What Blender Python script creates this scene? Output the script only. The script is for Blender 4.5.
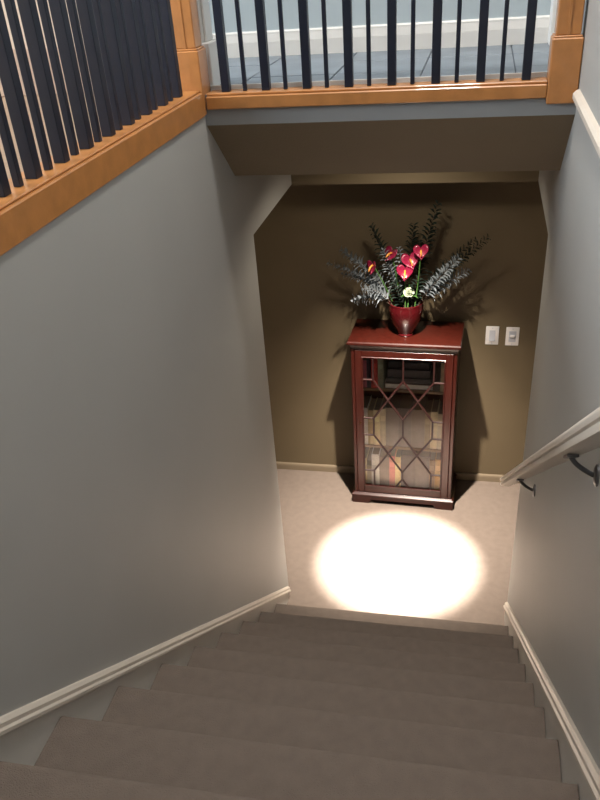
import bpy, bmesh, math, random
from mathutils import Vector, Matrix
random.seed(7)
for o in list(bpy.data.objects):
    bpy.data.objects.remove(o)
S = bpy.context.scene
COL = S.collection

# ------------------------------------------------------------------ camera
F = Vector((-0.20008702, 0.8079951, -0.55417425))
R_ = Vector((0.9781694, 0.19713422, -0.0657474))
U = Vector((-0.05612313, 0.55523149, 0.82980009))
cd = bpy.data.cameras.new('camera')
cd.sensor_fit = 'VERTICAL'; cd.sensor_height = 24.0
cd.lens = 24.0 * 781.96 / 800.0
cd.shift_y = 57.64 / 800.0
cd.clip_start = 0.02
cam = bpy.data.objects.new('camera', cd); COL.objects.link(cam)
cam.matrix_world = Matrix(((R_.x, U.x, -F.x, 0.9097), (R_.y, U.y, -F.y, -2.8757), (R_.z, U.z, -F.z, 3.0977), (0, 0, 0, 1)))
S.camera = cam

# ------------------------------------------------------------------ world, daylight, exposure
wd = bpy.data.worlds.new('sky'); S.world = wd; wd.use_nodes = True
wn = wd.node_tree.nodes; bg = wn['Background']
bg.inputs['Color'].default_value = (0.62, 0.78, 1.0, 1); bg.inputs['Strength'].default_value = 1.5
S.view_settings.view_transform = 'Standard'; S.view_settings.look = 'None'
S.view_settings.exposure = 0.0; S.view_settings.gamma = 1.0
S.view_settings.use_curve_mapping = False

def area(name, loc, rot, sx, sy, power, color):
    l = bpy.data.lights.new(name, 'AREA'); l.shape = 'RECTANGLE'; l.size = sx; l.size_y = sy
    l.energy = power; l.color = color
    o = bpy.data.objects.new(name, l); COL.objects.link(o); o.location = loc; o.rotation_euler = rot
    return o
# daylight entering by the upstairs windows (each sits in its modelled window)
area('daylight_room_window', (-3.53, -2.05, 3.95), (0, -math.pi/2, 0), 1.5, 2.2, 265, (0.86, 0.93, 1.0))
area('daylight_landing_window', (-1.93, 0.42, 3.75), (0, -math.pi/2, 0), 1.5, 0.5, 40, (0.78, 0.89, 1.0))

# ------------------------------------------------------------------ dimensions (metres)
W = 1.2            # stairwell width
T, RZ = 0.25864, 0.19834
SL = RZ / T
YE = 0.29          # where the stair walls end
D = 1.5            # far wall of the lower hall
HH = 2.057         # header height
ZC = 2.345         # lower ceiling
ZL = 2.68          # landing floor
ZT = 5.1           # upper ceiling
YF = 0.74          # landing far wall

# ------------------------------------------------------------------ materials
MATS = {}
def mat(name, col, rough=0.6, var=0.06, scale=8.0, bump=0.0, bscale=200.0, metal=0.0, coat=0.0, spec=0.5, emit=None, estr=0.0, stretch=None, col2=None):
    if name in MATS: return MATS[name]
    m = bpy.data.materials.new(name); m.use_nodes = True
    nt = m.node_tree; n = nt.nodes; b = n['Principled BSDF']
    tc = n.new('ShaderNodeTexCoord'); mp = n.new('ShaderNodeMapping')
    nt.links.new(tc.outputs['Object'], mp.inputs['Vector'])
    if stretch: mp.inputs['Scale'].default_value = stretch
    ns = n.new('ShaderNodeTexNoise'); ns.inputs['Scale'].default_value = scale; ns.inputs['Detail'].default_value = 5
    nt.links.new(mp.outputs['Vector'], ns.inputs['Vector'])
    rp = n.new('ShaderNodeValToRGB')
    c2 = col2 if col2 else tuple(min(1, c*(1+var)) for c in col)
    c1 = col if col2 else tuple(c*(1-var) for c in col)
    rp.color_ramp.elements[0].position = 0.3; rp.color_ramp.elements[1].position = 0.7
    rp.color_ramp.elements[0].color = (*c1, 1); rp.color_ramp.elements[1].color = (*c2, 1)
    nt.links.new(ns.outputs['Fac'], rp.inputs['Fac']); nt.links.new(rp.outputs['Color'], b.inputs['Base Color'])
    b.inputs['Roughness'].default_value = rough; b.inputs['Metallic'].default_value = metal
    b.inputs['Coat Weight'].default_value = coat; b.inputs['Specular IOR Level'].default_value = spec
    if bump > 0:
        nb = n.new('ShaderNodeTexNoise'); nb.inputs['Scale'].default_value = bscale; nb.inputs['Detail'].default_value = 3
        nt.links.new(tc.outputs['Object'], nb.inputs['Vector'])
        bp = n.new('ShaderNodeBump'); bp.inputs['Strength'].default_value = bump; bp.inputs['Distance'].default_value = 0.004
        nt.links.new(nb.outputs['Fac'], bp.inputs['Height']); nt.links.new(bp.outputs['Normal'], b.inputs['Normal'])
    if emit:
        b.inputs['Emission Color'].default_value = (*emit, 1); b.inputs['Emission Strength'].default_value = estr
    MATS[name] = m
    return m
def srgb(r, g, b):
    f = lambda c: (c/255/12.92 if c/255 <= 0.04045 else ((c/255+0.055)/1.055)**2.4)
    return (f(r), f(g), f(b))

M_grey = mat('grey_wall_paint', srgb(163, 163, 160), 0.6, 0.02, 3, 0.08, 260)
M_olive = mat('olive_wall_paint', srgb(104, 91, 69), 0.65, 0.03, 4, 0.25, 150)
M_beige = mat('beige_wall_paint', srgb(186, 168, 148), 0.65, 0.02, 3, 0.08, 220)
M_landwall = mat('pale_blue_grey_paint', srgb(178, 190, 196), 0.65, 0.02, 3, 0.08, 220)
M_white = mat('white_trim_paint', srgb(226, 224, 220), 0.4, 0.015, 5)
M_cream = mat('cream_trim_paint', srgb(205, 196, 184), 0.42, 0.03, 12)
M_partbb = mat('tan_baseboard_paint', srgb(168, 144, 124), 0.5, 0.03, 6)
M_fascia = mat('mid_grey_fascia', srgb(140, 142, 143), 0.6, 0.02, 5)  # landing fascia, a darker grey than the stair walls
M_bbback = mat('khaki_baseboard_paint', srgb(132, 118, 98), 0.5, 0.03, 6)
M_skirt = mat('light_grey_skirt_paint', srgb(200, 197, 190), 0.5, 0.02, 6)
M_ceil = mat('ceiling_paint', srgb(232, 230, 226), 0.8, 0.01, 3)
M_carpet = mat('taupe_carpet', srgb(126, 114, 105), 0.95, 0.06, 26, 0.9, 420, spec=0.1)
M_wood = mat('honey_oak', srgb(172, 116, 64), 0.38, 0.14, 6, 0.05, 120, coat=0.25, stretch=(3, 3, 3))
M_navy = mat('blue_black_metal', srgb(13, 21, 38), 0.42, 0.08, 10)
M_tile = mat('blue_grey_slate', srgb(120, 129, 138), 0.42, 0.16, 5, 0.25, 40)
M_grout = mat('grey_grout', srgb(104, 110, 118), 0.9, 0.05, 30)
M_oakfloor = mat('light_plank_floor', srgb(150, 128, 106), 0.45, 0.1, 4, stretch=(1, 12, 1))
M_mahog = mat('mahogany', srgb(50, 15, 9), 0.3, 0.2, 7, coat=0.15, stretch=(6, 6, 1.2))
M_muntin = mat('dark_mahogany', srgb(40, 16, 14), 0.4, 0.15, 12)
M_mahog_in = mat('mahogany_inside', srgb(96, 50, 38), 0.5, 0.12, 7, stretch=(6, 6, 1.2))
M_shelf = mat('shelf_wood', srgb(150, 120, 92), 0.5, 0.1, 9, stretch=(1, 8, 8))
M_nickel = mat('dark_nickel', srgb(110, 110, 112), 0.35, 0.04, 20, metal=1.0)
M_brass = mat('dark_brass', srgb(70, 50, 30), 0.4, 0.05, 20, metal=1.0)
M_plastic = mat('white_plastic', srgb(232, 230, 232), 0.35, 0.01, 5)
M_plastic2 = mat('pale_grey_plastic', srgb(196, 200, 212), 0.3, 0.02, 5)
M_slot = mat('dark_slot', srgb(60, 60, 66), 0.5, 0.02, 5)
M_vase = mat('oxblood_glaze', srgb(62, 11, 15), 0.16, 0.12, 9, coat=0.6)
M_soil = mat('moss_filling', srgb(30, 34, 22), 0.95, 0.3, 60, 0.6, 150)
M_spathe = mat('crimson_spathe', srgb(148, 30, 66), 0.28, 0.22, 16, coat=0.3)
M_spathe2 = mat('dark_crimson_spathe', srgb(124, 24, 56), 0.32, 0.22, 16, coat=0.3)
M_spadix = mat('yellow_spadix', srgb(232, 176, 70), 0.5, 0.1, 60, col2=srgb(226, 110, 60))
M_stem = mat('green_stem', srgb(66, 104, 48), 0.5, 0.12, 20)
M_twig = mat('brown_twig', srgb(74, 60, 48), 0.7, 0.12, 30)
M_euca = mat('eucalyptus_leaf', srgb(124, 132, 138), 0.5, 0.2, 18)
M_dkleaf = mat('shade_darkened_leaf', srgb(36, 48, 42), 0.45, 0.25, 18)  # leaf colour darkened for upper foliage out of the downlight's cone
M_rose = mat('ivory_petal', srgb(160, 170, 148), 0.55, 0.05, 20)
M_page = mat('shaded_paper_edges', srgb(150, 138, 120), 0.8, 0.08, 30, stretch=(60, 1, 1))  # paper toned down to carry the shelf shadow on the page tops

def glass_mat(name, tint, refl):
    m = bpy.data.materials.new(name); m.use_nodes = True
    nt = m.node_tree; n = nt.nodes; n.remove(n['Principled BSDF']); out = n['Material Output']
    tr = n.new('ShaderNodeBsdfTransparent'); tr.inputs['Color'].default_value = (*tint, 1)
    gl = n.new('ShaderNodeBsdfGlossy'); gl.inputs['Roughness'].default_value = 0.03
    fr = n.new('ShaderNodeFresnel'); fr.inputs['IOR'].default_value = refl
    mx = n.new('ShaderNodeMixShader')
    nt.links.new(fr.outputs['Fac'], mx.inputs['Fac']); nt.links.new(tr.outputs['BSDF'], mx.inputs[1]); nt.links.new(gl.outputs['BSDF'], mx.inputs[2])
    nt.links.new(mx.outputs['Shader'], out.inputs['Surface'])
    return m
M_glass = glass_mat('clear_glass', (0.98, 0.985, 0.98), 1.32)

# ------------------------------------------------------------------ helpers
ORG = {}
def org(o): return ORG.get(o.name, Vector((0, 0, 0)))
def mk(name, verts, faces, m, parent=None, smooth=False, origin=None):
    """one mesh object; verts in scene metres (before any rotation of its root)"""
    vs = [Vector(v) for v in verts]
    lo = Vector([min(v[i] for v in vs) for i in range(3)]); hi = Vector([max(v[i] for v in vs) for i in range(3)])
    o0 = Vector(origin) if origin is not None else Vector(((lo.x+hi.x)/2, (lo.y+hi.y)/2, lo.z))
    me = bpy.data.meshes.new(name)
    me.from_pydata([tuple(v-o0) for v in vs], [], faces); me.update()
    bm = bmesh.new(); bm.from_mesh(me); bmesh.ops.recalc_face_normals(bm, faces=bm.faces); bm.to_mesh(me); bm.free()
    if smooth:
        for p in me.polygons: p.use_smooth = True
        if smooth != 'full':
            try: me.set_sharp_from_angle(angle=math.radians(38))
            except Exception: pass
    me.materials.append(m)
    o = bpy.data.objects.new(name, me); COL.objects.link(o)
    ORG[o.name] = o0
    if parent is not None:
        o.parent = parent; o.location = o0 - org(parent)
    else:
        o.location = o0
    return o
def root(name, loc, label, cat, group=None):
    o = bpy.data.objects.new(name, None); COL.objects.link(o); o.location = loc; o.empty_display_size = 0.1
    ORG[o.name] = Vector(loc)
    return tag(o, label, cat, group)
def tag(o, label, cat, group=None):
    o['label'] = label; o['category'] = cat
    if group: o['group'] = group
    return o
def st(o, label=None):
    o['kind'] = 'structure'
    if label: o['label'] = label
    return o
def box_vf(x0, x1, y0, y1, z0, z1, bev=0.0, seg=1):
    bm = bmesh.new(); bmesh.ops.create_cube(bm, size=1.0)
    for v in bm.verts:
        v.co = Vector(((x0+x1)/2 + v.co.x*(x1-x0), (y0+y1)/2 + v.co.y*(y1-y0), (z0+z1)/2 + v.co.z*(z1-z0)))
    if bev > 0:
        bmesh.ops.bevel(bm, geom=list(bm.edges), offset=bev, segments=seg, profile=0.5, affect='EDGES', clamp_overlap=True)
    bm.verts.index_update()
    r = ([v.co.copy() for v in bm.verts], [[v.index for v in f.verts] for f in bm.faces]); bm.free()
    return r
def box(name, x0, x1, y0, y1, z0, z1, m, parent=None, bev=0.0, seg=1):
    v, f = box_vf(x0, x1, y0, y1, z0, z1, bev, seg)
    return mk(name, v, f, m, parent, smooth=(seg > 1))
def join(parts):
    V, Fc = [], []
    for v, f in parts:
        b = len(V); V += list(v); Fc += [[i+b for i in q] for q in f]
    return V, Fc
def prism_vf(pts, axis, a, b):
    """extrude a polygon given in the two other axes along axis (x: pts=(y,z); y: pts=(x,z); z: pts=(x,y))"""
    def P(p, t): return {'x': (t, p[0], p[1]), 'y': (p[0], t, p[1]), 'z': (p[0], p[1], t)}[axis]
    n = len(pts); V = [P(p, a) for p in pts] + [P(p, b) for p in pts]
    Fc = [list(range(n)), list(range(2*n-1, n-1, -1))] + [[i, (i+1) % n, n+(i+1) % n, n+i] for i in range(n)]
    return V, Fc
def prism(name, pts, axis, a, b, m, parent=None, smooth=False):
    v, f = prism_vf(pts, axis, a, b); return mk(name, v, f, m, parent, smooth)
def lathe_vf(prof, c, n=32, cap=True):
    V, Fc = [], []
    for r, z in prof:
        for k in range(n):
            a = 2*math.pi*k/n; V.append((c[0]+r*math.cos(a), c[1]+r*math.sin(a), c[2]+z))
    for i in range(len(prof)-1):
        for k in range(n):
            Fc.append([i*n+k, i*n+(k+1) % n, (i+1)*n+(k+1) % n, (i+1)*n+k])
    if cap:
        Fc.append(list(range(n))); Fc.append(list(range((len(prof)-1)*n, len(prof)*n)))
    return V, Fc
def tube_vf(path, rad, n=8):
    V, Fc = [], []
    P = [Vector(p) for p in path]
    up = Vector((0.13, 0.21, 0.97)).normalized()
    for i, p in enumerate(P):
        d = (P[min(i+1, len(P)-1)] - P[max(i-1, 0)]).normalized()
        a = d.cross(up)
        if a.length < 1e-3: a = d.cross(Vector((1, 0, 0)))
        a.normalize(); b = d.cross(a)
        r = rad[i] if isinstance(rad, (list, tuple)) else rad
        for k in range(n):
            t = 2*math.pi*k/n; V.append(p + a*(r*math.cos(t)) + b*(r*math.sin(t)))
    for i in range(len(P)-1):
        for k in range(n):
            Fc.append([i*n+k, i*n+(k+1) % n, (i+1)*n+(k+1) % n, (i+1)*n+k])
    Fc.append(list(range(n))); Fc.append(list(range((len(P)-1)*n, len(P)*n)))
    return V, Fc
def bez(a, b, c, n):
    a, b, c = Vector(a), Vector(b), Vector(c)
    return [a*(1-t)**2 + b*(2*t*(1-t)) + c*t*t for t in [i/n for i in range(n+1)]]

# ------------------------------------------------------------------ structure: lower hall
st(box('floor', -1.7, 2.9, -0.03, D, -0.12, 0.0, M_carpet))
st(box('wall_back', -1.8, 3.0, D, D+0.12, -0.12, ZC+0.2, M_olive))
st(box('wall_hall_left', -1.82, -1.7, -0.2, D, -0.12, ZC+0.2, M_grey))
st(box('wall_hall_right', 2.9, 3.02, -0.2, D, -0.12, ZC+0.2, M_grey))
st(box('wall_hall_front_left', -1.7, -0.13, YE-0.12, YE, 0, ZC, M_grey))
st(box('wall_hall_front_right', W+0.13, 2.9, YE-0.12, YE, 0, ZC, M_grey))
st(prism('baseboard_back', [(D, 0), (D-0.014, 0), (D-0.014, 0.036), (D-0.012, 0.046), (D-0.008, 0.052), (D, 0.052)], 'x', -1.7, 2.9, M_bbback))
# stair walls: L shaped, with a header running on over the hall openings
BX = 1.075         # front of the dropped bulkhead
st(prism('wall_left', [(-5.2, -0.12), (YE, -0.12), (YE, HH), (BX, HH), (BX, ZC), (YE, ZC), (YE, 2.45), (-0.15, 2.612), (-5.2, 2.612)], 'x', -0.13, 0.0, M_grey))
st(prism('wall_right', [(-5.2, -0.12), (YE, -0.12), (YE, HH), (BX, HH), (BX, ZC), (YF, ZC), (YF, ZT), (-5.2, ZT)], 'x', W, W+0.13, M_grey))
st(box('ceiling_bulkhead', -1.7, 2.9, BX, D, HH-0.003, ZC+0.15, M_olive))
st(box('ceiling', -1.7, 2.9, 0.115, BX, ZC, ZC+0.08, M_olive))
st(prism('ceiling_soffit', [(-0.15, 2.58), (0.115, ZC), (0.115, ZC+0.08), (0.0, 2.58)], 'x', 0, W, M_olive))

# ------------------------------------------------------------------ structure: upper floor
fl = st(box('floor_landing', -2.0, W, -0.15, YF, 2.58, ZL-0.006, M_grout))
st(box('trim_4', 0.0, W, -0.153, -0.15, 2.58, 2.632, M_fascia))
ts = 0.31
k = 0
for ix in range(-8, 4):
    for iy in range(-2, 3):
        x0, x1 = 0.398+ix*ts, 0.398+(ix+1)*ts; y0, y1 = 0.159+iy*ts, 0.159+(iy+1)*ts
        x0, x1 = max(x0, -2.0), min(x1, W); y0, y1 = max(y0, -0.07), min(y1, YF)
        if x1-x0 < 0.02 or y1-y0 < 0.02: continue
        box('floor_tile', x0+0.0025, x1-0.0025, y0+0.0025, y1-0.0025, ZL-0.008, ZL+random.uniform(-0.0008, 0.0008), M_tile, fl, 0.0015)
st(box('wall_landing', -2.0, W+0.13, YF, YF+0.12, ZC+0.2, ZT, M_landwall))
st(prism('baseboard_landing', [(YF, ZL), (YF-0.016, ZL), (YF-0.016, ZL+0.056), (YF-0.011, ZL+0.084), (YF-0.011, ZL+0.09), (YF-0.006, ZL+0.096), (YF, ZL+0.096)], 'x', -2.0, W-0.045, M_white))
st(box('trim_5', W-0.045, W, YF-0.095, YF-0.0, ZL, ZT, M_white, None, 0.004))
st(box('trim_6', 0.0, W-0.07, -0.075, -0.066, ZL-0.01, ZL+0.012, M_white))
st(box('floor_upper', -3.6, -0.13, -5.2, 0.0, 2.4, ZL, M_oakfloor))
st(box('floor_stairhead', -0.13, W, -5.2, -13*T-0.02, 2.4, ZL, M_carpet))
st(box('wall_partition', -3.6, -0.035, -0.04, 0.055, ZL, ZT, M_beige))
st(box('baseboard_partition', -3.6, -0.075, -0.056, -0.04, ZL, ZL+0.15, M_partbb, None, 0.003))
st(box('wall_upper_back', -3.72, W+0.13, -5.32, -5.2, 2.4, ZT, M_beige))
st(box('ceiling_upper', -3.72, W+0.13, -5.32, YF+0.12, ZT, ZT+0.1, M_ceil))
# partition end: white casing on a plinth block
cs = root('door_casing', (0.0, 0.01, ZL), 'white door casing with plinth block behind the corner newel post', 'door casing')
box('plinth_block', -0.045, 0.012, -0.06, 0.075, ZL, ZL+0.14, M_white, cs, 0.003)
box('casing_board', -0.04, -0.012, -0.052, 0.067, ZL+0.14, ZT, M_white, cs, 0.003)
box('casing_bead', -0.012, -0.003, -0.03, 0.045, ZL+0.14, ZT, M_white, cs, 0.003)

def window_wall(name, x, y0, y1, wy0, wy1, z0, z1, wz0, wz1, m):
    v = join([box_vf(x-0.12, x, y0, y1, z0, wz0), box_vf(x-0.12, x, y0, y1, wz1, z1),
              box_vf(x-0.12, x, y0, wy0, wz0, wz1), box_vf(x-0.12, x, wy1, y1, wz0, wz1)])
    st(mk(name, v[0], v[1], m))
def window(name, x, wy0, wy1, wz0, wz1, n):
    e = bpy.data.objects.new(name, None); COL.objects.link(e); e.location = (x, (wy0+wy1)/2, wz0); ORG[e.name] = Vector(e.location); st(e)
    v = join([box_vf(x-0.1, x+0.015, wy0, wy0+0.05, wz0, wz1), box_vf(x-0.1, x+0.015, wy1-0.05, wy1, wz0, wz1),
              box_vf(x-0.1, x+0.015, wy0+0.05, wy1-0.05, wz0, wz0+0.05), box_vf(x-0.1, x+0.015, wy0+0.05, wy1-0.05, wz1-0.05, wz1)])
    mk('window_frame', v[0], v[1], M_white, e)
    for i in range(n):
        a = wy0+0.05+(wy1-wy0-0.1)*i/n; b = wy0+0.05+(wy1-wy0-0.1)*(i+1)/n
        if i: box('mullion', x-0.09, x, a-0.02, a+0.02, wz0+0.05, wz1-0.05, M_white, e)
        box('pane', x-0.06, x-0.054, a+0.021*(i > 0), b-0.021*(i < n-1), wz0+0.051, wz1-0.051, M_glass, e)
window_wall('wall_upper_left', -3.6, -5.2, 0.055, -3.3, -0.8, 2.4, ZT, 3.1, 4.75, M_beige)
window('window_1', -3.6, -3.3, -0.8, 3.1, 4.75, 3)
window_wall('wall_landing_end', -2.0, 0.055, YF, 0.12, 0.70, ZC+0.2, ZT, 2.95, 4.6, M_landwall)
window('window_2', -2.0, 0.12, 0.70, 2.95, 4.6, 1)

# ------------------------------------------------------------------ staircase
stairs = root('staircase', (W/2, 0, 0), 'taupe carpeted staircase leading down between grey walls', 'staircase')
NS = 13
for n in range(1, NS+1):
    yn, zn = -(n-1)*T, n*RZ
    prof = [(yn-T-0.03, zn-RZ), (yn-0.028, zn-RZ), (yn-0.026, zn-0.042)]
    for a in range(-90, 91, 18):                 # rounded carpet nosing
        prof.append((yn-0.02+0.02*math.cos(math.radians(a)), zn-0.02+0.02*math.sin(math.radians(a))))
    prof += [(yn-T-0.03, zn)]
    if n == 1: prof[0] = (prof[0][0], 0.0); prof[1] = (prof[1][0], 0.0)
    prism('step', prof, 'x', 0.011, W-0.011, M_carpet, stairs, smooth=True)

def sloped(name, lo, hi, y0, y1, xa, xb, m, endz=True):
    """board between two heights over the nosing line, plumb cut at the ends"""
    pts = [(y0, RZ-SL*y0+lo), (y1, max(0, RZ-SL*y1+lo)), (y1, RZ-SL*y1+hi), (y0, RZ-SL*y0+hi)]
    return prism(name, pts, 'x', xa, xb, m)
def skirt(name, xa, xb, top):
    y0, y1 = -3.35, 0.255
    pts = [(y0, RZ-SL*y0-0.28), (-0.36, 0.0), (y1, 0.0), (y1, max(RZ-SL*y1+top, 0.03)), (y0, RZ-SL*y0+top)]
    return prism(name, pts, 'x', xa, xb, m=M_skirt)
st(skirt('baseboard_left', 0.0, 0.009, 0.03)); st(skirt('baseboard_right', W-0.009, W, 0.062))
def cap_trim(name, side, lo):
    x = lambda d: d if side < 0 else W-d
    prof = [(0.0, 0.0), (0.014, 0.0), (0.02, 0.006), (0.02, 0.016), (0.015, 0.022), (0.015, 0.034), (0.008, 0.044), (0.0, 0.044)]
    y0, y1 = -3.35, 0.262
    V = [(x(d), y1, RZ-SL*y1+lo+h) for d, h in prof] + [(x(d), y0, RZ-SL*y0+lo+h) for d, h in prof]
    n = len(prof); Fc = [list(range(n)), list(range(n, 2*n))] + [[i, (i+1) % n, n+(i+1) % n, n+i] for i in range(n)]
    return st(mk(name, V, Fc, M_cream))
cap_trim('trim_1', -1, 0.024); cap_trim('trim_2', 1, 0.056)
# moulding along the right wall at landing height
prf = [(0, 0), (0.012, 0.0), (0.018, 0.008), (0.018, 0.022), (0.01, 0.03), (0, 0.034)]
V = [(W-d, -0.19, 2.625+h) for d, h in prf] + [(W-d, -5.2, 2.625+h) for d, h in prf]
n = len(prf)
st(mk('trim_3', V, [list(range(n)), list(range(n, 2*n))] + [[i, (i+1) % n, n+(i+1) % n, n+i] for i in range(n)], M_cream))

# ------------------------------------------------------------------ railings
ZR = 3.56
def bar(cx, cy, s, z0, parent, name):
    return box(name, cx-s, cx+s, cy-s, cy+s, z0, ZR, M_navy, parent, 0.0015)
lr = root('landing_railing', (W/2, -0.125, 2.632), 'railing of dark square bars on a honey oak sill along the landing edge', 'railing')
box('sill', 0.014, 1.107, -0.17, -0.077, 2.632, 2.672, M_wood, lr, 0.003)
box('sill_cap', 0.014, 1.107, -0.16, -0.085, 2.672, 2.680, M_wood, lr, 0.002)
box('top_rail', 0.005, 1.116, -0.155, -0.095, ZR, ZR+0.045, M_wood, lr, 0.006, 2)
for i in range(8):
    bar(0.076+0.1383*i, -0.125, 0.0135, 2.680, lr, 'wide_baluster')
    if i < 7: bar(0.076+0.1383*(i+0.47), -0.125, 0.0065, 2.680, lr, 'thin_baluster')
sr = root('stairwell_railing', (-0.045, -1.8, 2.612), 'railing of dark square bars on a honey oak sill along the stairwell left side', 'railing')
box('sill', -0.115, 0.006, -4.6, -0.171, 2.612, 2.686, M_wood, sr, 0.003)
box('sill_cap', -0.105, -0.004, -4.6, -0.171, 2.686, 2.692, M_wood, sr, 0.002)
box('top_rail', -0.075, -0.015, -4.6, -0.171, ZR, ZR+0.045, M_wood, sr, 0.006, 2)
y = -0.275
while y > -3.4:
    bar(-0.045, y, 0.0145, 2.692, sr, 'wide_baluster'); bar(-0.045, y-0.0697, 0.0085, 2.692, sr, 'thin_baluster'); y -= 0.1395
def newel(cx, cy, label, hb):
    e = root('newel_post', (cx, cy, 2.615), label, 'newel post', 'honey oak newel posts at the landing corners')
    box('base_block', cx-0.045, cx+0.045, cy-0.045, cy+0.045, 2.615, hb, M_wood, e, 0.003)
    box('collar', cx-0.041, cx+0.041, cy-0.041, cy+0.041, hb, hb+0.006, M_wood, e, 0.002)
    v = join([box_vf(cx-0.036, cx+0.036, cy-0.036, cy+0.036, hb+0.006, ZR+0.12, 0.003)])
    mk('shaft', v[0], v[1], M_wood, e)
    box('reveal_strip', cx-0.004, cx+0.004, cy-0.0385, cy-0.036, hb+0.006, ZR+0.1, M_wood, e)
    v = lathe_vf([(0.05, 0), (0.058, 0.012), (0.05, 0.024), (0.0, 0.05)], (cx, cy, ZR+0.12), 4); mk('cap', v[0], v[1], M_wood, e)
newel(-0.038, -0.125, 'honey oak newel post where the two railings meet', 2.81)
newel(1.153, -0.125, 'honey oak newel post against the right wall', 2.795)

# ------------------------------------------------------------------ wall handrail
hr = root('handrail', (1.12, -1.1, 1.7), 'cream moulded wooden handrail on metal brackets along the right wall', 'handrail')
half = [(-0.017, 0.0), (-0.024, 0.002), (-0.026, 0.010), (-0.024, 0.016), (-0.019, 0.018), (-0.019, 0.021), (-0.026, 0.023), (-0.029, 0.029), (-0.028, 0.036), (-0.021, 0.043), (-0.009, 0.047)]
prof = half + [(-a, b) for a, b in reversed(half)]
dv = Vector((0, 1, -SL)).normalized(); nv = Vector((0, SL, 1)).normalized()
def rp(y, off): return Vector((1.14, y, RZ-SL*y+off))
P0, P1 = rp(-3.1, 0.86), rp(0.40, 0.86)
V = [P1 + Vector((a, 0, 0)) + nv*b for a, b in prof] + [P0 + Vector((a, 0, 0)) + nv*b for a, b in prof]
n = len(prof)
mk('rail', V, [list(range(n)), list(range(n, 2*n))] + [[i, (i+1) % n, n+(i+1) % n, n+i] for i in range(n)], M_cream, hr, smooth=True)
for yb in (-0.33, -1.42, -2.5):
    b = rp(yb, 0.86)
    wz = b.z - 0.05
    v = lathe_vf([(0.0, 0), (0.024, 0), (0.024, 0.004), (0.018, 0.007), (0.009, 0.009), (0.0, 0.009)], (0, 0, 0), 20, False)
    ro = mk('bracket', [(W - q[2], yb+q[1], wz+q[0]) for q in v[0]], v[1], M_nickel, hr, smooth=True)
    ar = bez((W-0.008, yb, wz), (1.15, yb, wz+0.022), (1.14, yb, b.z-0.005), 10)
    v = tube_vf(ar, 0.0055, 10); mk('bracket_arm', v[0], v[1], M_nickel, ro, smooth=True)
    A = b - dv*0.03; B = b + dv*0.03
    V = []
    for p in (A, B):
        for a, c in ((-0.012, -0.007), (0.012, -0.007), (0.012, -0.001), (-0.012, -0.001)): V.append(p + Vector((a, 0, 0)) + nv*c)
    mk('saddle_plate', V, [[0, 1, 2, 3], [4, 5, 6, 7], [0, 1, 5, 4], [1, 2, 6, 5], [2, 3, 7, 6], [3, 0, 4, 7]], M_nickel, ro)

# ------------------------------------------------------------------ display cabinet (built square, then turned a little)
CX, CY, CA = 0.566, 1.322, math.radians(-2.0)
cb = root('display_cabinet', (CX, CY, 0), 'mahogany display cabinet with lattice glazed door and bracket feet', 'cabinet')
def X(a): return CX+a
def Y(a): return CY+a
HF = -0.15                      # front plane
box('side_panel', X(-0.305), X(-0.287), Y(-0.13), Y(0.14), 0.075, 1.095, M_mahog, cb, 0.001)
box('side_panel', X(0.287), X(0.305), Y(-0.13), Y(0.14), 0.075, 1.095, M_mahog, cb, 0.001)
box('back_panel', X(-0.287), X(0.287), Y(0.13), Y(0.14), 0.075, 1.095, M_mahog_in, cb)
box('bottom_board', X(-0.287), X(0.287), Y(-0.125), Y(0.13), 0.08, 0.10, M_mahog_in, cb)
box('shelf', X(-0.286), X(0.286), Y(-0.126), Y(0.13), 0.408, 0.424, M_shelf, cb, 0.002)
box('shelf', X(-0.286), X(0.286), Y(-0.126), Y(0.13), 0.812, 0.828, M_shelf, cb, 0.002)
# face stiles at both sides of the door
box('face_stile', X(-0.305), X(-0.286), Y(HF), Y(-0.13), 0.075, 1.095, M_mahog, cb, 0.002)
box('face_stile', X(0.286), X(0.305), Y(HF), Y(-0.13), 0.075, 1.095, M_mahog, cb, 0.002)
# top: thick board with a cove moulding below
def ring_slab(name, levels, parent):
    """rectangular moulding from (half width, front y, back y, z) levels"""
    V, Fc = [], []
    for hw, f, b, z in levels: V += [(X(-hw), Y(f), z), (X(hw), Y(f), z), (X(hw), Y(b), z), (X(-hw), Y(b), z)]
    for i in range(len(levels)-1):
        for k in range(4): Fc.append([i*4+k, i*4+(k+1) % 4, i*4+4+(k+1) % 4, i*4+4+k])
    Fc.append([0, 1, 2, 3]); e = 4*(len(levels)-1); Fc.append([e, e+1, e+2, e+3])
    return mk(name, V, Fc, M_mahog, parent)
tp = ring_slab('top_board', [(0.316, HF-0.018, 0.15, 1.128), (0.322, HF-0.023, 0.15, 1.132), (0.322, HF-0.023, 0.15, 1.143), (0.318, HF-0.018, 0.15, 1.15)], cb)
ring_slab('cornice', [(0.305, HF, 0.145, 1.095), (0.306, HF-0.002, 0.145, 1.108), (0.310, HF-0.008, 0.145, 1.12), (0.315, HF-0.014, 0.145, 1.128)], cb)
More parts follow.
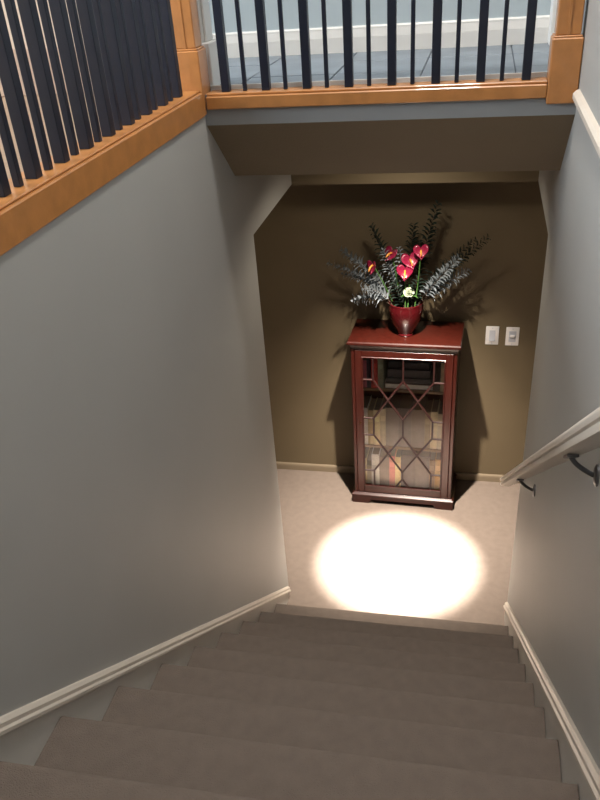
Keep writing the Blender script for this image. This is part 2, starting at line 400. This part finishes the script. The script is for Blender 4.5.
# plinth with bracket feet and a shaped apron
ring_slab('base_moulding', [(0.324, HF-0.019, 0.145, 0.056), (0.324, HF-0.019, 0.145, 0.066), (0.314, HF-0.010, 0.145, 0.073), (0.306, HF-0.002, 0.145, 0.077)], cb)
def apron(xs, lift):
    pts = [(-xs, 0.056), (-xs, 0.0), (-xs+0.085, 0.0)]
    for a in range(0, 91, 15): pts.append((-xs+0.085+0.035*math.sin(math.radians(a)), lift*(1-math.cos(math.radians(a)))*1.0))
    r = [(-q[0], q[1]) for q in reversed(pts)]
    return pts + r
pts = [(X(a), b) for a, b in apron(0.321, 0.030)]
prism('apron', pts, 'y', Y(HF-0.016), Y(HF+0.004), M_mahog, cb)
for s in (-1, 1):
    for yb, nm in ((HF+0.004, 'foot'), (0.075, 'foot')):
        x0, x1 = sorted((s*0.321, s*0.297))
        box(nm, X(x0), X(x1), Y(yb), Y(yb+0.07), 0.0, 0.056, M_mahog, cb, 0.002)
    x0, x1 = sorted((s*0.321, s*0.303))
    box('side_apron', X(x0), X(x1), Y(HF+0.074), Y(0.075), 0.030, 0.056, M_mahog, cb)
# door
GX, GZ0, GZ1 = 0.243, 0.130, 1.052
DX, DZ0, DZ1 = 0.284, 0.080, 1.092
v = join([box_vf(X(-DX), X(-GX), Y(HF-0.004), Y(HF+0.018), DZ0, DZ1, 0.003), box_vf(X(GX), X(DX), Y(HF-0.004), Y(HF+0.018), DZ0, DZ1, 0.003),
          box_vf(X(-GX), X(GX), Y(HF-0.004), Y(HF+0.018), DZ0, GZ0, 0.003), box_vf(X(-GX), X(GX), Y(HF-0.004), Y(HF+0.018), GZ1, DZ1, 0.003)])
door = mk('door', v[0], v[1], M_mahog, cb)
for z0, z1 in ((GZ0, GZ0+0.008), (GZ1-0.008, GZ1)):
    box('glazing_bead', X(-GX), X(GX), Y(HF-0.009), Y(HF+0.002), z0, z1, M_mahog, door, 0.002)
for s in (-1, 1):
    x0, x1 = sorted((s*GX, s*(GX-0.008)))
    box('glazing_bead', X(x0), X(x1), Y(HF-0.009), Y(HF+0.002), GZ0+0.008, GZ1-0.008, M_mahog, door, 0.002)
v = lathe_vf([(0.0, 0), (0.007, 0), (0.006, 0.003), (0.0, 0.004)], (0, 0, 0), 14, False)
mk('keyhole_plate', [(X(-0.258)+q[0], Y(HF-0.004)-q[2], 0.60+q[1]*1.5) for q in v[0]], v[1], M_brass, door, smooth=True)
def uv(u, vv): return (X(-GX+2*GX*u), GZ1-(GZ1-GZ0)*vv)
s1 = 0.135
VA, VB, VC, VD, VE = 0.165, 0.45, 0.58, 0.868, 0.925
segs = [((s1, 0), (s1, VA)), ((0, VA), (s1, VA)), ((s1, VA), (.5, VB)), ((.5, VA), (s1, VB)), ((0, VB), (s1, VB)),
        ((s1, VB), (s1, VC)), ((0, VC), (s1, VC)), ((s1, VC), (.5, VD)), ((.5, VC), (s1, VD)), ((0, VD), (s1, VD)),
        ((s1, VD), (s1, 1)), ((.5, VE), (.41, 1))]
full = list(segs) + [((1-a[0], a[1]), (1-b[0], b[1])) for a, b in segs] + [((.5, 0), (.5, VA)), ((.5, VB), (.5, VC)), ((.5, VD), (.5, VE))]
for a, b in full:
    p, q = Vector(uv(*a)), Vector(uv(*b)); d = (q-p).normalized(); nn = Vector((-d.y, d.x))*0.006
    p = p - d*0.003; q = q + d*0.003
    quad = [p+nn, q+nn, q-nn, p-nn]; bq = [p+nn*0.45, q+nn*0.45, q-nn*0.45, p-nn*0.45]
    V = [(k.x, Y(HF+0.002), k.y) for k in quad] + [(k.x, Y(HF-0.006), k.y) for k in bq]
    mk('muntin', V, [[0, 1, 2, 3], [4, 5, 6, 7], [0, 1, 5, 4], [1, 2, 6, 5], [2, 3, 7, 6], [3, 0, 4, 7]], M_muntin, door)
c1, c2 = ((s1+.5)/2, (VA+VB)/2), ((s1+.5)/2, (VC+VD)/2)
mir = lambda L: [(1-a, b) for a, b in L]
half_p = [[(0, 0), (s1, 0), (s1, VA), (0, VA)], [(s1, 0), (.5, 0), (.5, VA), c1, (s1, VA)], [(0, VA), (s1, VA), c1, (s1, VB), (0, VB)],
          [(0, VB), (s1, VB), (s1, VC), (0, VC)], [c1, (.5, VB), (.5, VC), c2, (s1, VC), (s1, VB)],
          [(0, VC), (s1, VC), c2, (s1, VD), (0, VD)], [(0, VD), (s1, VD), (s1, 1), (0, 1)], [(s1, VD), c2, (.5, VD), (.5, VE), (.41, 1), (s1, 1)]]
panes = half_p + [mir(q) for q in half_p] + [[(.5, VA), (1-c1[0], c1[1]), (.5, VB), c1], [(.5, VC), (1-c2[0], c2[1]), (.5, VD), c2], [(.5, VE), (.59, 1), (.41, 1)]]
for q in panes:
    prism('pane', [uv(*k) for k in q], 'y', Y(HF+0.003), Y(HF+0.006), M_glass, door)
cb.rotation_euler = (0, 0, CA)
def turn(o):                    # things standing in or on the cabinet turn with it
    c, s = math.cos(CA), math.sin(CA); d = Vector(o.location) - Vector((CX, CY, 0))
    o.location = (CX + c*d.x - s*d.y, CY + s*d.x + c*d.y, d.z); o.rotation_euler.z += CA

# ------------------------------------------------------------------ books in the cabinet
def book(x0, th, h, z, depth, col, label, group, front=-0.114, lean=0.0):
    """upright, spine to the front"""
    x1 = x0+th; c = mat('book_cloth_%d_%d_%d' % col, srgb(*col), 0.6, 0.1, 30)
    e = root('book', (X((x0+x1)/2), Y(front+depth/2), z), label, 'book', group)
    t = 0.003
    v = join([box_vf(X(x0), X(x0+t), Y(front), Y(front+depth), z, z+h), box_vf(X(x1-t), X(x1), Y(front), Y(front+depth), z, z+h)])
    n = 6; arc = [(x0 + th*i/n, front - 0.004*math.sin(math.pi*i/n)) for i in range(n+1)]
    sp = prism_vf([(X(a), Y(b)) for a, b in arc] + [(X(x1), Y(front+0.003)), (X(x0), Y(front+0.003))], 'z', z, z+h)
    v = join([v, sp])
    mk('cover', v[0], v[1], c, e)
    box('pages', X(x0+t), X(x1-t), Y(front+0.004), Y(front+depth-0.004), z+0.003, z+h-0.004, M_page, e)
    if 0.028 < th < 0.05:
        band = mat('book_band_%d_%d_%d' % col, srgb(*[min(255, int(q*1.06+8)) for q in col]), 0.5, 0.05, 30)
        box('title_band', X(x0+0.004), X(x1-0.004), Y(front-0.0052), Y(front-0.001), z+h*0.68, z+h*0.82, band, e)
    turn(e); e.rotation_euler.y = lean
def flat_book(x0, x1, z, th, depth, col, label, group, front=-0.114, spine=False):
    c = mat('book_cloth_%d_%d_%d' % col, srgb(*col), 0.5, 0.1, 30)
    e = root('book', (X((x0+x1)/2), Y(front+depth/2), z), label, 'book', group)
    v = join([box_vf(X(x0), X(x1), Y(front), Y(front+depth), z, z+0.003), box_vf(X(x0), X(x1), Y(front), Y(front+depth), z+th-0.003, z+th),
              box_vf(X(x0), X(x1), Y(front if spine else front+depth-0.003), Y(front+0.003 if spine else front+depth), z+0.003, z+th-0.003)])
    mk('cover', v[0], v[1], c, e)
    box('pages', X(x0+0.005), X(x1-0.005), Y(front+0.005), Y(front+depth-0.004), z+0.003, z+th-0.003, mat('white_page_edges', srgb(250, 246, 240), 0.7, 0.05, 20, stretch=(1, 1, 60)), e)
    turn(e)
G1, G2, G3 = 'books on the top cabinet shelf', 'books on the middle cabinet shelf', 'books on the cabinet floor'
z = 0.828
book(-0.272, 0.024, 0.185, z, 0.15, (58, 40, 66), 'dark purple book at the left end of the top shelf', G1)
book(-0.247, 0.026, 0.178, z, 0.15, (206, 112, 128), 'dusty pink book left of the purple-grey one on the top shelf', G1)
book(-0.220, 0.024, 0.19, z, 0.15, (62, 50, 70), 'purple-grey book just left of the red one on the top shelf', G1)
book(-0.194, 0.038, 0.20, z, 0.16, (206, 56, 48), 'red book standing on the top shelf', G1)
book(-0.154, 0.034, 0.195, z, 0.16, (140, 142, 118), 'grey-green book between the red book and the flat stack', G1)
flat_book(-0.115, 0.172, z, 0.036, 0.19, (122, 98, 90), 'flat book with white page edges at the bottom of the stack', G1)
flat_book(-0.108, 0.160, z+0.0365, 0.03, 0.17, (58, 54, 58), 'dark flat book second from the bottom of the stack', G1, -0.105, True)
flat_book(-0.100, 0.150, z+0.067, 0.05, 0.16, (76, 70, 76), 'thick charcoal flat book third in the stack', G1, -0.09, True)
flat_book(-0.095, 0.140, z+0.1175, 0.04, 0.15, (44, 40, 46), 'black flat book at the top of the stack', G1, -0.075, True)
book(0.178, 0.030, 0.19, z, 0.15, (74, 62, 56), 'dark brown book right of the flat stack', G1)
book(0.212, 0.036, 0.185, z, 0.15, (206, 186, 150), 'tan book at the right end of the top shelf', G1)
z = 0.424
book(-0.272, 0.052, 0.262, z, 0.16, (238, 235, 228), 'white book at the left end of the middle shelf', G2)
book(-0.219, 0.034, 0.245, z, 0.16, (205, 184, 140), 'tan book beside the white one on the middle shelf', G2)
book(-0.184, 0.040, 0.25, z, 0.16, (238, 224, 184), 'cream book second from the grey books on the middle shelf', G2)
book(-0.143, 0.034, 0.262, z, 0.17, (214, 200, 172), 'pale beige book left of the grey books on the middle shelf', G2)
book(-0.108, 0.075, 0.272, z, 0.18, (140, 126, 118), 'thick grey-brown book left of centre on the middle shelf', G2)
book(-0.032, 0.078, 0.276, z, 0.18, (132, 120, 114), 'thick taupe book in the centre of the middle shelf', G2)
book(0.047, 0.080, 0.27, z, 0.18, (146, 130, 118), 'thick warm grey book right of centre on the middle shelf', G2)
book(0.128, 0.034, 0.258, z, 0.16, (168, 150, 122), 'light brown book right of the grey ones on the middle shelf', G2)
book(0.163, 0.040, 0.262, z, 0.16, (238, 222, 184), 'wide cream book near the right end of the middle shelf', G2)
book(0.204, 0.036, 0.25, z, 0.16, (226, 212, 184), 'beige book at the right end of the middle shelf', G2)
z = 0.100
book(-0.272, 0.040, 0.215, z, 0.16, (196, 180, 134), 'khaki book at the left end of the cabinet floor', G3)
book(-0.231, 0.030, 0.20, z, 0.16, (126, 112, 90), 'olive brown book second from the left on the cabinet floor', G3)
book(-0.200, 0.048, 0.25, z, 0.17, (228, 226, 220), 'tall pale grey book on the cabinet floor', G3)
book(-0.151, 0.062, 0.235, z, 0.17, (142, 126, 118), 'taupe book between the pale grey and pink ones on the cabinet floor', G3)
book(-0.088, 0.036, 0.245, z, 0.17, (222, 142, 130), 'salmon pink book on the cabinet floor', G3)
book(-0.051, 0.036, 0.242, z, 0.17, (240, 212, 156), 'cream yellow book beside the pink one on the cabinet floor', G3)
book(-0.014, 0.088, 0.265, z, 0.19, (112, 100, 96), 'thick dark taupe book in the middle of the cabinet floor', G3)
book(0.075, 0.088, 0.262, z, 0.19, (118, 104, 98), 'thick brown-grey book right of the dark taupe one on the cabinet floor', G3)
book(0.164, 0.034, 0.24, z, 0.16, (150, 120, 92), 'brown book near the right end of the cabinet floor', G3)
book(0.199, 0.042, 0.245, z, 0.16, (208, 168, 112), 'tan leather book at the right end of the cabinet floor', G3)

# ------------------------------------------------------------------ vase and flowers
VX, VY, VZ = 0.563, 1.290, 1.1505
va = root('vase', (VX, VY, VZ), 'glossy oxblood red urn vase on top of the cabinet', 'vase')
vp = [(0.0, 0.0), (0.046, 0.0), (0.048, 0.006), (0.044, 0.014), (0.052, 0.03), (0.070, 0.062), (0.086, 0.10), (0.095, 0.14), (0.096, 0.16), (0.094, 0.175), (0.096, 0.184), (0.092, 0.187), (0.086, 0.181), (0.087, 0.155), (0.08, 0.13), (0.0, 0.12)]
vp = [(q*1.03, h*1.07) for q, h in vp]
v = lathe_vf(vp, (VX, VY, VZ), 40, False); mk('body', v[0], v[1], M_vase, va, smooth=True)
v = lathe_vf([(0.0, 0.17), (0.03, 0.176), (0.06, 0.172), (0.084, 0.162)], (VX, VY, VZ), 24, False); mk('moss', v[0], v[1], M_soil, va, smooth=True)
MZ = VZ + 0.166
def frame(nrm, tip):
    n = Vector(nrm).normalized(); t = Vector(tip); t = (t - n*t.dot(n)).normalized(); return n, t, t.cross(n)
def heart_vf(c, nrm, tip, size, cup):
    n, t, s = frame(nrm, tip); V = [Vector(c)]; Fc = []; N = 28; rings = (0.35, 0.7, 1.0)
    for r in rings:
        for k in range(N):
            a = 2*math.pi*k/N
            hx = math.sin(a)**3; hy = (13*math.cos(a)-5*math.cos(2*a)-2*math.cos(3*a)-math.cos(4*a))/16
            hx *= 0.92; hy = hy*1.02 + 0.1
            x, yv = hx*r*size/2, hy*r*size/2
            dd = (x*x+yv*yv)/(size*size/4)
            zz = cup*size*(dd*0.35) + 0.03*size*math.sin(3*a)*r*r
            V.append(Vector(c) + s*x - t*yv + n*zz)
    for k in range(N): Fc.append([0, 1+k, 1+(k+1) % N])
    for i in range(len(rings)-1):
        for k in range(N): Fc.append([1+i*N+k, 1+i*N+(k+1) % N, 1+(i+1)*N+(k+1) % N, 1+(i+1)*N+k])
    # give thickness
    m = len(V); back = [q - n*0.0015 for q in V]; V2 = V + back; F2 = Fc + [[j+m for j in reversed(f)] for f in Fc]
    o = 1+(len(rings)-1)*N
    for k in range(N): F2.append([o+k, o+(k+1) % N, m+o+(k+1) % N, m+o+k])
    return V2, F2
def anthurium(c, nrm, tip, size, m, label, base, mid=None):
    e = root('anthurium', base, label, 'flower', 'anthurium flowers in the vase')
    n, t, s = frame(nrm, tip)
    c = Vector(c); at = c - t*size*0.12
    if mid is None: mid = (Vector(base)*0.4 + at*0.6) + Vector((0, 0.01, 0.02))
    v = tube_vf(bez(base, mid, at - n*0.002, 12), 0.0032, 8); mk('stem', v[0], v[1], M_stem, e, smooth=True)
    v = heart_vf(c, nrm, tip, size, 0.55); mk('spathe', v[0], v[1], m, e, smooth='full')
    p0 = at + n*0.002; v = tube_vf(bez(p0, p0 + n*0.02 + t*0.004, p0 + n*0.026 + t*size*0.42, 8), [0.0045, 0.005, 0.0052, 0.0052, 0.005, 0.0048, 0.0044, 0.0036, 0.002], 10)
    mk('spadix', v[0], v[1], M_spadix, e, smooth=True)
cdir = Vector((0.9097, -2.8757, 3.0977)) - Vector((0.56, 1.25, 1.55)); cdir.normalize()
def B(dx, dy): return (VX+dx, VY+dy, MZ)
dn = Vector((0, -0.35, -1))
anthurium((0.560, 1.235, 1.535), cdir+Vector((0, 0, 0.1)), dn, 0.100, M_spathe, 'front crimson anthurium with upright yellow spadix above the white rose', B(0.0, -0.045))
anthurium((0.588, 1.262, 1.588), cdir+Vector((0.1, 0, 0.35)), dn+Vector((0.25, 0, 0)), 0.108, M_spathe, 'large crimson anthurium just behind the front one', B(0.015, -0.02))
anthurium((0.645, 1.235, 1.650), cdir+Vector((-0.05, 0, 0.2)), dn+Vector((0.1, 0, 0)), 0.090, M_spathe, 'topmost crimson anthurium on a long bare green stem', B(0.05, -0.045), (0.636, 1.245, 1.5))
anthurium((0.480, 1.262, 1.626), cdir+Vector((-0.5, 0, 0.5)), dn+Vector((-0.5, 0, 0)), 0.090, M_spathe2, 'dark crimson anthurium turned to the left behind the others', B(-0.025, -0.01))
anthurium((0.385, 1.235, 1.566), cdir+Vector((-0.9, 0, 0.0)), dn+Vector((-0.1, 0, 0)), 0.082, M_spathe2, 'small leftmost anthurium among the eucalyptus leaves', B(-0.055, -0.03))
# rose
rs = root('rose', B(0.012, -0.06), 'small ivory rose just above the vase rim', 'flower')
rc = Vector((0.583, 1.233, 1.425))
v = tube_vf(bez(B(0.012, -0.06), (0.58, 1.245, 1.36), rc - Vector((0, 0, 0.02)), 8), 0.003, 8); mk('stem', v[0], v[1], M_stem, rs, smooth=True)
ax = (cdir + Vector((0, 0, 0.9))).normalized(); ea = ax.cross(Vector((1, 0, 0))).normalized(); eb = ax.cross(ea)
for ringi, (cnt, rr, hh, op) in enumerate(((3, 0.007, 0.022, 0.002), (4, 0.013, 0.023, 0.007), (5, 0.019, 0.021, 0.014), (6, 0.024, 0.016, 0.022))):
    rr *= 0.82; hh *= 0.82
    for k in range(cnt):
        a0 = 2*math.pi*(k/cnt) + ringi*0.7; V, Fc = [], []
        for i in range(5):
            for j in range(5):
                w_ = (j/4-0.5)*2; tt = i/4; a = a0 + w_*math.pi/cnt*1.25
                rad = rr*(0.35+0.65*math.sin(tt*math.pi/2)) + op*tt**3*0.5
                h = hh*tt*(1-0.18*w_*w_) - 0.012
                V.append(rc + ea*(rad*math.cos(a)) + eb*(rad*math.sin(a)) + ax*h)
        for i in range(4):
            for j in range(4): Fc.append([i*5+j, i*5+j+1, (i+1)*5+j+1, (i+1)*5+j])
        mk('petal', V, Fc, M_rose, rs, smooth='full')
for sgn in (-1, 1):
    V = []; Fc = []
    for i in range(6):
        t_ = i/5; w_ = 0.012*math.sin(math.pi*min(1, t_*0.95+0.05)); p = rc + Vector((sgn*(0.008+0.045*t_), -0.008, -0.022+0.012*math.sin(t_*3)-0.015*t_))
        V += [p + Vector((0, -w_, 0.003)), p, p + Vector((0, w_, 0.003))]
    for i in range(5):
        for j in range(2): Fc.append([i*3+j, i*3+j+1, i*3+4+j, i*3+3+j])
    mk('leaf', V, Fc, M_stem, rs, smooth='full')
# leafy branches
def branch(base, mid, tip, npair, ll, m, label, t0=0.28, curl=0.5, wide=0.42):
    npair = int(npair*1.5); ll *= 1.55
    e = root('eucalyptus_branch', base, label, 'branch', 'leafy branches in the vase')
    n = 22; P = bez(base, mid, tip, n)
    v = tube_vf(P, [0.0026*(1-0.7*i/n) for i in range(n+1)], 6); mk('stem', v[0], v[1], M_twig, e, smooth=True)
    V, Fc = [], []
    for k in range(npair):
        t = t0 + (1-t0)*(k+0.5)/npair
        q = bez(base, mid, tip, 60); i = min(59, int(t*60)); p = q[i]; d = (q[min(60, i+1)]-q[max(0, i-1)]).normalized()
        a = d.cross(Vector((0, -0.6, 0.8))).normalized(); b = d.cross(a)
        ang0 = (k % 2)*1.2 + random.uniform(-0.3, 0.3)
        L = ll*(1.0-0.55*((t-t0)/(1-t0))**1.5)*random.uniform(0.8, 1.15)
        for s in (0, 1):
            an = ang0 + s*math.pi + random.uniform(-0.2, 0.2)
            out = a*math.cos(an) + b*math.sin(an); ld = (out + d*random.uniform(0.35, 0.8)).normalized()
            sd = ld.cross(d).normalized(); up = sd.cross(ld)
            w = L*wide; bi = len(V)
            for f_, ww, hh in ((0.05, 0.12, 0), (0.35, 1, 0.06), (0.7, 0.75, 0.05), (1.0, 0.03, -curl*0.25)):
                cpt = p + ld*(L*f_) + up*(L*hh)
                V += [cpt - sd*(w*ww*0.5) + up*(L*0.04), cpt, cpt + sd*(w*ww*0.5) + up*(L*0.04)]
            for i2 in range(3):
                for j in range(2): Fc.append([bi+i2*3+j, bi+i2*3+j+1, bi+i2*3+4+j, bi+i2*3+3+j])
    # tip leaf cluster
    o = mk('leaves', V, Fc, m, e, smooth='full'); o['kind'] = 'stuff'
bs = lambda dx, dy: B(dx, dy)
branch(bs(-0.05, -0.02), (0.40, 1.27, 1.52), (0.215, 1.22, 1.672), 22, 0.042, M_euca, 'grey-green eucalyptus branch reaching highest on the left')
branch(bs(-0.06, -0.01), (0.40, 1.28, 1.50), (0.135, 1.24, 1.585), 24, 0.040, M_euca, 'long eucalyptus branch reaching furthest to the left')
branch(bs(-0.06, 0.01), (0.42, 1.30, 1.47), (0.205, 1.31, 1.50), 20, 0.042, M_euca, 'eucalyptus branch spreading left below the longest one')
branch(bs(-0.06, -0.04), (0.40, 1.25, 1.44), (0.275, 1.20, 1.385), 16, 0.042, M_euca, 'short eucalyptus branch arching down to the left')
branch(bs(-0.055, -0.05), (0.44, 1.24, 1.45), (0.335, 1.17, 1.465), 14, 0.040, M_euca, 'eucalyptus branch leaning forward left of the anthuriums')
branch(bs(-0.03, -0.01), (0.49, 1.29, 1.52), (0.44, 1.25, 1.66), 16, 0.036, M_euca, 'upright eucalyptus branch left of the dark crimson anthurium')
branch(bs(0.0, 0.0), (0.54, 1.29, 1.52), (0.525, 1.25, 1.675), 14, 0.030, M_euca, 'upright eucalyptus sprig behind the middle anthuriums')
branch(bs(0.055, -0.03), (0.70, 1.25, 1.46), (0.845, 1.20, 1.635), 22, 0.040, M_euca, 'pale eucalyptus branch rising to the right')
branch(bs(0.06, 0.0), (0.72, 1.29, 1.48), (0.995, 1.24, 1.735), 30, 0.036, M_dkleaf, 'dark feathery branch reaching furthest to the right')
branch(bs(0.06, -0.01), (0.72, 1.27, 1.45), (0.905, 1.23, 1.555), 20, 0.040, M_euca, 'eucalyptus branch spreading low to the right')
branch(bs(0.06, 0.01), (0.70, 1.31, 1.50), (0.93, 1.31, 1.70), 22, 0.036, M_dkleaf, 'dark leafy branch behind the pale right branch')
branch(bs(-0.03, 0.02), (0.46, 1.34, 1.58), (0.375, 1.27, 1.785), 18, 0.040, M_dkleaf, 'dark upright branch leaning left above the anthuriums')
branch(bs(0.03, 0.02), (0.64, 1.35, 1.60), (0.725, 1.28, 1.90), 22, 0.042, M_dkleaf, 'tallest dark branch above the right of the bouquet')
branch(bs(0.01, 0.03), (0.57, 1.36, 1.58), (0.60, 1.33, 1.77), 16, 0.044, M_dkleaf, 'dark upright branch at the back of the bouquet')
branch(bs(0.0, -0.03), (0.53, 1.26, 1.40), (0.50, 1.235, 1.48), 10, 0.044, M_dkleaf, 'short dark leafy sprig left of the ivory rose', 0.1)
branch(bs(0.03, -0.03), (0.62, 1.26, 1.40), (0.635, 1.25, 1.50), 10, 0.044, M_dkleaf, 'short dark leafy sprig right of the ivory rose', 0.1)

# ------------------------------------------------------------------ switches on the far wall
def plate_at(cx, cz, label):
    e = root('light_switch', (cx, D, cz-0.06), label, 'light switch', 'light switches on the far wall')
    box('plate', cx-0.038, cx+0.038, D-0.006, D, cz-0.059, cz+0.059, M_plastic, e, 0.003, 2)
    for dz in (-0.048, 0.048): box('screw', cx-0.003, cx+0.003, D-0.0072, D-0.006, cz+dz-0.003, cz+dz+0.003, M_plastic2, e)
    return e
e = plate_at(1.056, 1.055, 'white switch with a tall rocker paddle nearer the cabinet')
pd = prism('rocker', [(D-0.006, 1.055-0.034), (D-0.014, 1.055-0.032), (D-0.0085, 1.055+0.0), (D-0.0075, 1.055+0.034), (D-0.006, 1.055+0.034)], 'x', 1.056-0.017, 1.056+0.017, M_plastic2, e)
e = plate_at(1.172, 1.052, 'white switch with a centre toggle nearer the right wall')
box('toggle_frame', 1.172-0.02, 1.172+0.02, D-0.0078, D-0.006, 1.052-0.034, 1.052+0.034, M_plastic2, e)
box('toggle', 1.172-0.013, 1.172+0.013, D-0.02, D-0.0078, 1.052-0.002, 1.052+0.012, M_plastic, e, 0.002)
box('slot', 1.172-0.014, 1.172+0.014, D-0.0085, D-0.0078, 1.052-0.009, 1.052-0.002, M_slot, e)

# ------------------------------------------------------------------ lamps
def spot(name, loc, size, blend, power, color, rad, rot=(0, 0, 0)):
    l = bpy.data.lights.new(name, 'SPOT'); l.energy = power; l.color = color; l.spot_size = math.radians(size); l.spot_blend = blend; l.shadow_soft_size = rad
    o = bpy.data.objects.new(name, l); COL.objects.link(o); o.location = loc; o.rotation_euler = rot
    return o
LX, LY = 0.585, 0.61
dl = root('downlight', (LX, LY, ZC-0.02), 'recessed round downlight in the low hall ceiling', 'downlight')
v = lathe_vf([(0.045, 0.0), (0.075, 0.0), (0.08, -0.006), (0.07, -0.012), (0.045, -0.008)], (LX, LY, ZC), 32, False); mk('trim_ring', v[0], v[1], M_white, dl, smooth=True)
v = lathe_vf([(0.0, -0.002), (0.045, -0.002)], (LX, LY, ZC), 32, False)
mk('lens', v[0], v[1], mat('lamp_lens', (1, 0.95, 0.85), 0.4, 0.0, emit=(1.0, 0.86, 0.66), estr=6.0), dl)
spot('downlight_beam', (LX, LY, ZC-0.03), 26.5, 0.8, 4200, (1.0, 0.93, 0.84), 0.02)
spot('downlight_halo', (LX, LY, ZC-0.03), 60, 1.0, 600, (1.0, 0.88, 0.76), 0.022, (math.radians(9), 0, 0))
spot('downlight_glow', (LX, LY, ZC-0.03), 160, 0.5, 13, (1.0, 0.88, 0.70), 0.03)
spot('downlight_spill', (LX, LY, ZC-0.03), 74, 0.7, 165, (1.0, 0.88, 0.73), 0.022, (math.radians(11), 0, 0))

# unseen ceiling fixture, added to brighten the stair walls from above
cl = root('added_ceiling_lamp', (0.72, -0.5, ZT-0.12), 'round frosted ceiling lamp added out of view to light the stairwell', 'ceiling lamp')
v = lathe_vf([(0.0, 0.0), (0.12, 0.02), (0.18, 0.06), (0.19, 0.09), (0.0, 0.12)], (0.72, -0.5, ZT-0.12), 32, False)
mk('glass_bowl', v[0], v[1], mat('frosted_bowl', (0.9, 0.88, 0.84), 0.5, 0.0, emit=(1.0, 0.93, 0.82), estr=2.0), cl, smooth=True)
pl = bpy.data.lights.new('added_ceiling_lamp_light', 'AREA'); pl.shape = 'DISK'; pl.size = 0.36; pl.energy = 52; pl.color = (1.0, 0.95, 0.88)
po = bpy.data.objects.new('added_ceiling_lamp_light', pl); COL.objects.link(po); po.location = (0.72, -0.5, ZT-0.13)
